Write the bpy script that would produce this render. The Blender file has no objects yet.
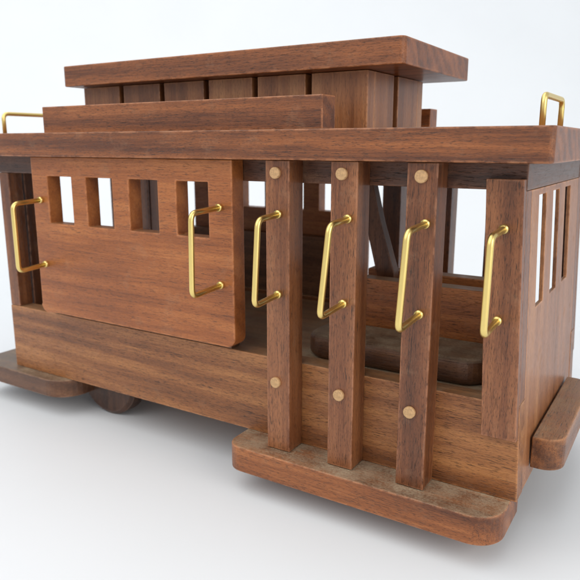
import bpy, bmesh, math, random
from mathutils import Vector, noise as mnoise
random.seed(4)
C = bpy.context.scene.collection
K = 16.0
def W(p): return Vector(((p[0]*K+13)/100, (p[1]-1)*K/100, (p[2]*K+10.64)/100))
GZ = -0.665
YC = 1.265
# ------------------------------------------------------------ materials
def nn(nt, t, **kw):
    n = nt.nodes.new(t)
    for k, v in kw.items(): setattr(n, k, v)
    return n
def mth(nt, op, a, b=None, clamp=False):
    n = nn(nt, 'ShaderNodeMath', operation=op); n.use_clamp = clamp
    for i, v in enumerate((a, b)):
        if v is None: continue
        if isinstance(v, (int, float)): n.inputs[i].default_value = v
        else: nt.links.new(v, n.inputs[i])
    return n.outputs[0]
def ramp(nt, fac, stops):
    r = nn(nt, 'ShaderNodeValToRGB'); e = r.color_ramp.elements
    while len(e) < len(stops): e.new(0.5)
    for i, (p, c) in enumerate(stops):
        e[i].position = p; e[i].color = (c[0], c[1], c[2], 1) if not isinstance(c, (int, float)) else (c, c, c, 1)
    nt.links.new(fac, r.inputs[0]); return r.outputs[0]
def mixc(nt, fac, a, b, mode='MIX'):
    m = nn(nt, 'ShaderNodeMix', data_type='RGBA', blend_type=mode)
    for i, v in ((0, fac), (6, a), (7, b)):
        if isinstance(v, (int, float)): m.inputs[i].default_value = v
        elif isinstance(v, tuple): m.inputs[i].default_value = (*v, 1)
        else: nt.links.new(v, m.inputs[i])
    return m.outputs[2]
def wood(name, axis, dark, mid, light, dust=0.35, rough=0.33, fig=1.0, pore=.65):
    m = bpy.data.materials.new(name); m.use_nodes = True; nt = m.node_tree; L = nt.links
    b = nt.nodes['Principled BSDF']
    tc = nn(nt, 'ShaderNodeTexCoord'); oi = nn(nt, 'ShaderNodeObjectInfo')
    rnd = nn(nt, 'ShaderNodeCombineXYZ')
    for i, k in enumerate((.37, .91, .63)): L.new(mth(nt, 'MULTIPLY', oi.outputs['Random'], k), rnd.inputs[i])
    add = nn(nt, 'ShaderNodeVectorMath', operation='ADD'); L.new(tc.outputs['Object'], add.inputs[0]); L.new(rnd.outputs[0], add.inputs[1])
    def mp(along, rot=0.03):
        q = nn(nt, 'ShaderNodeMapping'); s = [100, 100, 100]; s[axis] = 100*along
        q.inputs['Scale'].default_value = s; q.inputs['Rotation'].default_value = (rot, rot, rot)
        L.new(add.outputs[0], q.inputs[0]); return q.outputs[0]
    def noise(vec, sc, det=3, ro=.55, dist=0):
        n = nn(nt, 'ShaderNodeTexNoise'); n.inputs['Scale'].default_value = sc; n.inputs['Detail'].default_value = det
        n.inputs['Roughness'].default_value = ro; n.inputs['Distortion'].default_value = dist; L.new(vec, n.inputs['Vector']); return n.outputs[0]
    def iso(sc, det, ro=.6):
        n = nn(nt, 'ShaderNodeTexNoise'); n.inputs['Scale'].default_value = sc; n.inputs['Detail'].default_value = det; n.inputs['Roughness'].default_value = ro
        L.new(add.outputs[0], n.inputs['Vector']); return n.outputs[0]
    v1 = mp(.09); v2 = mp(.035); v3 = mp(.03)
    big = noise(v1, .8, 3, .5, .4); fib = noise(v2, 12, 7, .8, .2)
    por = noise(mp(.08), 36, 3, .6); por2 = noise(mp(.12, .02), 64, 2, .5)
    rings = nn(nt, 'ShaderNodeTexWave', wave_type='BANDS', bands_direction='DIAGONAL')
    rings.inputs['Scale'].default_value = .8; rings.inputs['Distortion'].default_value = 9; rings.inputs['Detail'].default_value = 6
    rings.inputs['Detail Roughness'].default_value = .65
    rings.inputs['Detail Scale'].default_value = .7; L.new(v3, rings.inputs['Vector'])
    f = mth(nt, 'ADD', mth(nt, 'MULTIPLY', big, .48), mth(nt, 'MULTIPLY', fib, .56))
    f = mth(nt, 'ADD', f, mth(nt, 'MULTIPLY', mth(nt, 'SUBTRACT', rings.outputs[1], .5), .11*fig))
    f = mth(nt, 'ADD', f, mth(nt, 'MULTIPLY', mth(nt, 'SUBTRACT', oi.outputs['Random'], .5), .18))
    f = mth(nt, 'ADD', f, mth(nt, 'MULTIPLY', mth(nt, 'SUBTRACT', iso(28, 3, .5), .5), .16))   # uneven stain
    col = ramp(nt, f, [(.35, dark), (.53, mid), (.71, light)])
    dens = ramp(nt, noise(v1, 1.3, 3, .6), [(.34, .3), (.56, 1.0)])
    pm = ramp(nt, por, [(.345, 1-pore*1.1), (.41, 1.0)]); pm2 = ramp(nt, por2, [(.355, 1-pore*.9), (.43, 1.0)])
    col = mixc(nt, dens, col, mixc(nt, 1.0, col, pm, 'MULTIPLY')); col = mixc(nt, .9, col, pm2, 'MULTIPLY')
    ge = nn(nt, 'ShaderNodeNewGeometry')
    bv = nn(nt, 'ShaderNodeBevel', samples=3); bv.inputs[0].default_value = .0009
    dt = nn(nt, 'ShaderNodeVectorMath', operation='DOT_PRODUCT'); L.new(bv.outputs[0], dt.inputs[0]); L.new(ge.outputs['Normal'], dt.inputs[1])
    ed = mth(nt, 'MULTIPLY', mth(nt, 'SUBTRACT', 1.0, dt.outputs['Value']), 4, True)
    ed = mth(nt, 'MULTIPLY', ed, ramp(nt, iso(240, 6, .7), [(.43, .05), (.54, .9)]), True)
    col = mixc(nt, ed, col, tuple(min(1, c*1.55+.05) for c in light))
    sc = ramp(nt, iso(120, 8, .78), [(.55, 0.0), (.72, .22)])
    col = mixc(nt, sc, col, (.40, .25, .15))
    sx = nn(nt, 'ShaderNodeSeparateXYZ'); L.new(ge.outputs['Normal'], sx.inputs[0])
    up = ramp(nt, sx.outputs[2], [(.55, 0.0), (.97, 1.0)])
    dsum = mth(nt, 'ADD', mth(nt, 'MULTIPLY', iso(110, 7, .7), .6), mth(nt, 'MULTIPLY', iso(1500, 3, .7), .4))
    du = mth(nt, 'MULTIPLY', mth(nt, 'MULTIPLY', up, ramp(nt, dsum, [(.40, .22), (.60, 1.0)])), dust, True)
    ao = nn(nt, 'ShaderNodeAmbientOcclusion', samples=3, only_local=False); ao.inputs['Distance'].default_value = .006
    occ = ramp(nt, ao.outputs['AO'], [(.45, 1.35), (.95, .75)])
    du = mth(nt, 'MULTIPLY', du, occ, True)
    col = mixc(nt, du, col, (.42, .33, .22))
    L.new(col, b.inputs['Base Color'])
    rg = mth(nt, 'ADD', mth(nt, 'MULTIPLY', fib, .3), rough-.15); rg = mth(nt, 'ADD', rg, mth(nt, 'MULTIPLY', du, .6), True)
    rg = mth(nt, 'ADD', rg, mth(nt, 'MULTIPLY', sc, .9), True)
    L.new(rg, b.inputs['Roughness'])
    b.inputs['Specular IOR Level'].default_value = .48
    h = mth(nt, 'ADD', mth(nt, 'MULTIPLY', pm, .6), mth(nt, 'MULTIPLY', fib, .8))
    bp = nn(nt, 'ShaderNodeBump'); bp.inputs['Strength'].default_value = .55; bp.inputs['Distance'].default_value = .00025
    L.new(h, bp.inputs['Height']); L.new(bp.outputs[0], b.inputs['Normal'])
    return m
def lin(r, g, b_): return tuple(((c/255)/12.92 if c/255 <= .04045 else ((c/255+.055)/1.055)**2.4) for c in (r, g, b_))
PAL = dict(
 slab=(lin(94,50,25), lin(144,83,42), lin(180,114,65)),
 panel=(lin(110,58,26), lin(155,88,42), lin(184,114,60)),
 post=(lin(78,44,26), lin(117,69,41), lin(150,96,60)),
 sill=(lin(90,51,26), lin(138,84,44), lin(174,116,66)),
 seat=(lin(72,44,29), lin(104,67,43), lin(134,92,62)),
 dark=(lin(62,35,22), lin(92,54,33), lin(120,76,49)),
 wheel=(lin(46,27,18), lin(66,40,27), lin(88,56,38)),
 clr=(lin(116,69,40), lin(155,99,60), lin(182,127,82)))
_m = {}
def wd(k, axis, **kw):
    key = (k, axis, tuple(sorted(kw.items())))
    if key not in _m: _m[key] = wood('wood_'+k+'_'+'xyz'[axis], axis, *PAL[k], **kw)
    return _m[key]
def simple(name, col, rough=.5, metal=0, nscale=300, var=.15, bump=0):
    m = bpy.data.materials.new(name); m.use_nodes = True; nt = m.node_tree; b = nt.nodes['Principled BSDF']
    tc = nn(nt, 'ShaderNodeTexCoord'); n = nn(nt, 'ShaderNodeTexNoise'); n.inputs['Scale'].default_value = nscale; n.inputs['Detail'].default_value = 5
    nt.links.new(tc.outputs['Object'], n.inputs['Vector'])
    c = ramp(nt, n.outputs[0], [(.3, tuple(x*(1-var) for x in col)), (.7, col)])
    nt.links.new(c, b.inputs['Base Color']); b.inputs['Metallic'].default_value = metal
    nt.links.new(mth(nt, 'ADD', mth(nt, 'MULTIPLY', n.outputs[0], .1), rough-.05), b.inputs['Roughness'])
    return m
brass = simple('brass', (.87, .66, .24), .33, 1, 120, .07)
pegm = simple('peg_wood', lin(204,162,114), .6, 0, 1500, .38)
paper = simple('white_paper', (.765, .79, .815), .8, 0, 12, .03)
# ------------------------------------------------------------ builders
wl = {}
def root(name, loc, label, cat):
    o = bpy.data.objects.new(name, None); C.objects.link(o); o.location = loc; o['label'] = label; o['category'] = cat
    o.empty_display_size = .01; wl[o] = Vector(loc); return o
def part(name, bm, mat, parent, bevel=.03, seg=3, smooth=False, label=None, conv=True, shear=False):
    if shear:
        for v in bm.verts:
            if v.co.x > -.4: v.co.x -= .022*(v.co.z-ZB)/(ZH-ZB)
    if conv:
        for v in bm.verts: v.co = W(v.co)
    cs = [v.co for v in bm.verts]
    c = Vector([(min(v[i] for v in cs)+max(v[i] for v in cs))/2 for i in range(3)])
    for v in bm.verts: v.co -= c
    bmesh.ops.recalc_face_normals(bm, faces=bm.faces)
    me = bpy.data.meshes.new(name); bm.to_mesh(me); bm.free(); me.materials.append(mat)
    o = bpy.data.objects.new(name, me); C.objects.link(o); wl[o] = c
    if parent: o.parent = parent; o.location = c-wl[parent]
    else: o.location = c
    if smooth:
        for p in me.polygons: p.use_smooth = True
    if bevel:
        b = o.modifiers.new('bevel', 'BEVEL'); b.width = bevel/100; b.segments = seg; b.limit_method = 'ANGLE'; b.angle_limit = math.radians(40)
    if label: o['label'] = label
    return o
def box(x0, x1, y0, y1, z0, z1, bm=None):
    bm = bm or bmesh.new()
    v = [bm.verts.new((x, y, z)) for z in (z0, z1) for x, y in ((x0, y0), (x1, y0), (x1, y1), (x0, y1))]
    for f in ((0,1,2,3), (4,5,6,7), (0,1,5,4), (1,2,6,5), (2,3,7,6), (3,0,4,7)): bm.faces.new([v[i] for i in f])
    return bm
def grid_panel(u0, u1, z0, z1, holes, t0, t1, axis, round_corner=0):
    us = sorted({u0, u1, *[h[0] for h in holes], *[h[1] for h in holes]}); zs = sorted({z0, z1, *[h[2] for h in holes], *[h[3] for h in holes]})
    def solid(i, j):
        if i < 0 or j < 0 or i >= len(us)-1 or j >= len(zs)-1: return False
        cu, cz = (us[i]+us[i+1])/2, (zs[j]+zs[j+1])/2
        return not any(h[0] < cu < h[1] and h[2] < cz < h[3] for h in holes)
    bm = bmesh.new(); vs = {}
    def V(u, z, t):
        k = (u, z, t)
        if k not in vs: vs[k] = bm.verts.new((u, t, z) if axis == 'x' else (t, u, z))
        return vs[k]
    for i in range(len(us)-1):
        for j in range(len(zs)-1):
            if not solid(i, j): continue
            a, b, c, d = us[i], us[i+1], zs[j], zs[j+1]
            for t in (t0, t1): bm.faces.new([V(a,c,t), V(b,c,t), V(b,d,t), V(a,d,t)])
            for (di, dj, p, q) in ((-1,0,(a,c),(a,d)), (1,0,(b,c),(b,d)), (0,-1,(a,c),(b,c)), (0,1,(a,d),(b,d))):
                if not solid(i+di, j+dj): bm.faces.new([V(*p,t0), V(*q,t0), V(*q,t1), V(*p,t1)])
    if round_corner:
        e = []
        for u in (u0, u1):
            A, B = V(u, z0, t0), V(u, z0, t1)
            e += [q for q in bm.edges if {*q.verts} == {A, B}]
        bmesh.ops.bevel(bm, geom=e, offset=round_corner, segments=6, profile=.5, affect='EDGES')
    return bm
def rboard(x0, x1, y0, y1, z0, z1, rad):
    pts = []
    for (cx, cy, sx, sy, a0, r) in ((x0,y0,1,1,180,rad[0]), (x1,y0,-1,1,270,rad[1]), (x1,y1,-1,-1,0,rad[2]), (x0,y1,1,-1,90,rad[3])):
        if r <= 0: pts.append((cx, cy)); continue
        for k in range(9):
            a = math.radians(a0+k*90/8); pts.append((cx+sx*r+r*math.cos(a), cy+sy*r+r*math.sin(a)))
    bm = bmesh.new(); lo = [bm.verts.new((*p, z0)) for p in pts]; hi = [bm.verts.new((*p, z1)) for p in pts]
    bm.faces.new(lo); bm.faces.new(hi); n = len(pts)
    for i in range(n): bm.faces.new([lo[i], lo[(i+1)%n], hi[(i+1)%n], hi[i]])
    return bm
def tube(path, r, N, seg=14):
    bm = bmesh.new(); rings = []; N = Vector(N).normalized()
    for i, p in enumerate(path):
        a = path[max(0, i-1)]; b = path[min(len(path)-1, i+1)]; T = (b-a).normalized(); B = T.cross(N).normalized()
        rings.append([bm.verts.new(p+(N*math.cos(2*math.pi*k/seg)+B*math.sin(2*math.pi*k/seg))*r) for k in range(seg)])
    for i in range(len(rings)-1):
        for k in range(seg): bm.faces.new([rings[i][k], rings[i][(k+1)%seg], rings[i+1][(k+1)%seg], rings[i+1][k]])
    bm.faces.new(rings[0]); bm.faces.new(rings[-1]); return bm
def merge(bm, other):
    me = bpy.data.meshes.new('t'); other.to_mesh(me); bm.from_mesh(me); bpy.data.meshes.remove(me); other.free()
def rounded(pts, r, n=7):
    out = [pts[0]]
    for i in range(1, len(pts)-1):
        p, a, b = pts[i], (pts[i-1]-pts[i]).normalized(), (pts[i+1]-pts[i]).normalized()
        s, e = p+a*r, p+b*r
        for k in range(n+1):
            t = k/n; out.append(s*(1-t)**2+p*2*t*(1-t)+e*t*t)
    out.append(pts[-1]); return out
WR = .0054
def handle(parent, X, Y0, z0, z1, out=-.084, tilt=0.012, lean=0.0):
    s = 1 if out > 0 else -1
    pts = [Vector((X, Y0-s*.004, z1)), Vector((X, Y0+out, z1-.004)), Vector((X+lean, Y0+out+s*tilt, z0)), Vector((X+lean, Y0-s*.004, z0+.006))]
    bm = tube(rounded(pts, .014), WR, (1, 0, 0))
    for z, xx in ((z1, X), (z0+.006, X+lean)):
        merge(bm, tube([Vector((xx, Y0-s*.004, z)), Vector((xx, Y0+s*.004, z)), Vector((xx, Y0+s*.008, z))], WR*1.35, (1, 0, 0)))
    return part('grab_handle', bm, brass, parent, bevel=0, smooth=True)
def roof_handle(parent, X, y0, y1, z0, z1):
    pts = [Vector((X, y0, z0)), Vector((X, y0, z1)), Vector((X, y1, z1)), Vector((X, y1, z0))]
    return part('roof_handle', tube(rounded(pts, .016), WR, (1, 0, 0)), brass, parent, bevel=0, smooth=True)
def disc(c, r, t, ax='y', n=28):
    bm = bmesh.new(); rr = []
    for s, q in ((-1, r*.9), (-.7, r), (.7, r), (1, r*.9)):
        ring = []
        for k in range(n):
            a = 2*math.pi*k/n
            ring.append(bm.verts.new((c[0]+q*math.cos(a), c[1]+s*t/2, c[2]+q*math.sin(a))))
        rr.append(ring)
    for i in range(3):
        for k in range(n): bm.faces.new([rr[i][k], rr[i][(k+1)%n], rr[i+1][(k+1)%n], rr[i+1][k]])
    bm.faces.new(rr[0]); bm.faces.new(rr[-1]); return bm
# ------------------------------------------------------------ backdrop (paper sweep)
th = math.radians(31.8)
bm = bmesh.new(); prof = [(-1.6, 0), (.25, 0)]
R = .45
for k in range(1, 25):
    a = math.radians(90*k/24); prof.append((.25+R*math.sin(a), R-R*math.cos(a)))
prof.append((.25+R, 2.4))
prev = None
for (d, z) in prof:
    row = [bm.verts.new((-math.sin(th)*d+math.cos(th)*s, math.cos(th)*d+math.sin(th)*s, z)) for s in (-2.5, 2.5)]
    if prev: bm.faces.new([prev[0], prev[1], row[1], row[0]])
    prev = row
sw = part('tabletop', bm, paper, None, bevel=0, smooth=True, conv=False); sw['kind'] = 'structure'
# ------------------------------------------------------------ the toy
XL, XR = -1.47, -.187
ZB, ZS, ZH, ZR = -.567, -.403, -.066, -.025
car = root('toy_cable_car', (0, W((0, YC, 0)).y, 0), 'brown wooden toy cable car with brass wire grab handles standing on a white surface', 'toy')
def my(y): return 2*YC-y
part('floor', box(XL+.01, XR-.06, 1.041, my(1.041), ZB+.02, -.413), wd('sill', 0, dust=.9), car)
for side in (0, 1):
    f = (lambda y: y) if side == 0 else my
    def by(x0, x1, y0, y1, z0, z1): a, b = sorted((f(y0), f(y1))); return box(x0, x1, a, b, z0, z1)
    part('side_sill', by(XL, XR, 1.0, 1.04, ZB, ZS), wd('sill', 0, dust=.5), car, .022, shear=True)
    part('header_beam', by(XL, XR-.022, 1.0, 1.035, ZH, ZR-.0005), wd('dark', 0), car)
    hs = [(x, x+.079, -.174, -.068) for x in (-1.239, -1.1135, -.986, -.858)]
    a, b = sorted((f(.962), f(.999)))
    pn = part('side_panel', grid_panel(-1.292, -.722, -.386, ZR-.001, hs, a, b, 'x', .02), wd('panel', 0, fig=.6, pore=.5), car, .035)
    part('inner_panel', by(-1.30, -.76, 1.0005, 1.03, ZS+.0005, -.24), wd('seat', 0), car)
    part('corner_post', by(XL, XL+.036, 1.001, 1.04, ZS+.0005, ZH-.0005), wd('post', 2), car)
    ww = .056 if side == 0 else .034
    cp = part('corner_post', by(XR-ww, XR-.0008, .984, .9995, -.457, -.049), wd('post', 2), car, .022, shear=True)
    part('inner_post', by(XR-ww+.004, XR-.001, 1.001, 1.0395, ZS+.0005, ZH-.0005), wd('post', 2), car, .02, shear=True)
    if side == 0:
        handle(pn, -.750, a, -.268, -.114, -.084, .004)
        handle(pn, -1.262, a, -.276, -.122, -.076, .0)
        handle(cp, -.234, .984, -.269, -.122, -.074, .006)
    for i, x in enumerate((-.617, -.487, -.354)):
        if side: x -= .03
        p = part('roof_post', by(x-.0245, x+.0245, .953, .9995, ZB+.001, ZR-.001), wd('post', 2, dust=.3), car, .022)
        if side == 0: handle(p, x+(.004, .010, .010)[i], .953, -.268, -.118, (-.066, -.067, -.078)[i], (.012, .018, .012)[i], (-.001, -.006, -.004)[i])
        yy = f(.953)
        for z in (-.0455, -.430):
            part('dowel_peg', disc((x-(.002 if z > -.2 else .004)+random.uniform(-.002,.002), yy-(.0014 if side == 0 else -.0014), z+random.uniform(-.002,.002)), .0102, .008), pegm, p, 0)
    y0, y1 = sorted((f(.922), f(1.06)))
    r_ = (.035, .05, 0, 0) if side == 0 else (0, 0, .05, .035)
    part('running_board', rboard(-.722, -.196, y0, y1, -.618, ZB-.0005, r_), wd('slab', 0, dust=.8), car, .04)
    y0, y1 = sorted((f(.968), f(1.18)))
    part('end_step', rboard(-1.60, -1.245, y0, y1, -.612, ZB-.0006, (.04,.07,.02,0) if side == 0 else (0,.02,.07,.04)), wd('seat', 0, dust=.6), car, .04)
    part('roof_rail', by(-1.262, -.545, .982, 1.028, .0265, .083), wd('slab', 0), car, .025)
    y0, y1 = sorted((f(1.062), f(1.19)))
    s = part('bench_seat', rboard(-.63, -.27, y0, y1, -.4125, -.364, (.045,)*4), wd('seat', 0, dust=.95), car, .22, 5)
    part('bench_backrest', by(-.60, -.262, 1.192, 1.23, -.4125, -.268), wd('panel', 0, dust=.9), car, .04)
# ends
t0, t1 = XR-.008, XR-.001
sl = [(y, y+.060, -.262, -.078) for y in (1.095, 1.215, 1.335)]
part('end_wall', grid_panel(1.0405, my(1.0405), ZB, ZH-.001, sl, t0, t1, 'y'), wd('clr', 2, pore=.5, fig=.4), car, .02, shear=True)
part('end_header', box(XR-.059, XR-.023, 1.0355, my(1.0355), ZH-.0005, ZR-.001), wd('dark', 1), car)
t0, t1 = XL+.001, XL+.036
sl = [(1.125, 1.22, -.262, -.078), (1.265, 1.36, -.262, -.078), (1.40, 1.478, -.262, -.078)]
part('end_wall', grid_panel(1.0455, my(1.0455), ZB, ZH-.001, sl, t0, t1, 'y'), wd('post', 2), car)
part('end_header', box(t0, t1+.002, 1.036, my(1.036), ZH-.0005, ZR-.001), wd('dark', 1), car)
part('end_step', rboard(XR-.0005, XR+.050, 1.090, my(1.090), -.545, -.488, (0, .035, .035, 0)), wd('sill', 1, dust=.5), car, .04)
# roof
part('roof_slab', rboard(-1.66, -.166, .940, my(.940), ZR, .026, (.01,)*4), wd('slab', 0, dust=.3), car, .035)
cx0, cx1, cy0, cy1 = -1.285, -.530, 1.125, my(1.125)
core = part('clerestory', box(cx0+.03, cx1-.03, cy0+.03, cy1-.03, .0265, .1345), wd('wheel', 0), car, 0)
n = 6; w = (cx1-cx0)/n
for s in (0, 1):
    for k in range(n):
        a, b = (cy0, cy0+.0295) if s == 0 else (cy1-.0295, cy1)
        part('wall_block', box(cx0+k*w+(.007 if k else 0), cx0+(k+1)*w-(.007 if k < n-1 else 0), a, b, .027, .134), wd('clr', 2, pore=.4), core, .02)
for s in (0, 1):
    ym = (cy0+cy1)/2-.008
    for ya, yb in ((cy0+.030, ym-.011), (ym+.011, cy1-.030)):
        a, b = (cx1-.0295, cx1) if s else (cx0, cx0+.0295)
        part('wall_block', box(a, b, ya, yb, .027, .134), wd('clr', 2, pore=.4), core, .02)
part('upper_roof', rboard(-1.305, -.443, 1.08, my(1.08), .135, .181, (.012,)*4), wd('slab', 0), car, .035)
roof_handle(car, -.235, 1.20, 1.37, .022, .084)
roof_handle(car, -1.60, 1.12, 1.28, .022, .082)
# brake lever: a flat tapered wooden bar leaning between the bench backs
bm = bmesh.new(); rows = []
for x, z, hw in ((-.592, -.0665, .016), (-.570, -.16, .018), (-.540, -.26, .021), (-.512, -.412, .022)):
    rows.append([bm.verts.new(p) for p in ((x-hw, 1.252, z), (x+hw, 1.252, z), (x+hw, 1.278, z), (x-hw, 1.278, z))])
for i in range(3):
    for k in range(4): bm.faces.new([rows[i][k], rows[i][(k+1)%4], rows[i+1][(k+1)%4], rows[i+1][k]])
bm.faces.new(rows[0]); bm.faces.new(rows[-1])
part('brake_lever', bm, wd('dark', 2), car, .03)
for X in (-1.197, -.47):
    part('axle', disc((X, YC, -.571), .012, .30), wd('dark', 1), car, 0)
    for y in (1.082, my(1.082)):
        part('wheel', disc((X, y, -.5708), .094, .05, n=64), wd('wheel', 2), car, 0)
# ------------------------------------------------------------ camera
cd = bpy.data.cameras.new('camera'); cam = bpy.data.objects.new('camera', cd); C.objects.link(cam)
cam.location = W((0, 0, 0)); cam.rotation_euler = (math.radians(90-12.65), 0, th)
cd.lens = 646/580*36; cd.sensor_width = 36; cd.clip_start = .005; cd.clip_end = 20
cd.dof.use_dof = True; cd.dof.focus_distance = .17; cd.dof.aperture_fstop = 38
bpy.context.scene.camera = cam
# ------------------------------------------------------------ light
w = bpy.data.worlds.new('World'); bpy.context.scene.world = w; w.use_nodes = True
w.node_tree.nodes['Background'].inputs[0].default_value = (.95, .975, 1, 1); w.node_tree.nodes['Background'].inputs[1].default_value = .72
def area(name, loc, target, size, power, col):
    l = bpy.data.lights.new(name, 'AREA'); l.size = size; l.energy = power; l.color = col; l.shape = 'SQUARE'
    o = bpy.data.objects.new(name, l); C.objects.link(o); o.location = loc
    o.rotation_euler = (Vector(target)-Vector(loc)).to_track_quat('-Z', 'Y').to_euler()
area('window_light', (-.25, -.5, .8), (0, 0, .04), 1.1, 5.8, (1, .985, .96))
area('fill_light', (.75, -.2, .35), (.05, 0, .05), .5, 2.6, (1, .95, .88))  # added fill lamp from the right, brightens the wood and the interior
area('backdrop_light', (-.3, .35, 1.3), (-.35, .6, .3), .8, 3.4, (1, 1, 1))
vs = bpy.context.scene.view_settings; vs.view_transform = 'Standard'; vs.look = 'None'; vs.exposure = 0
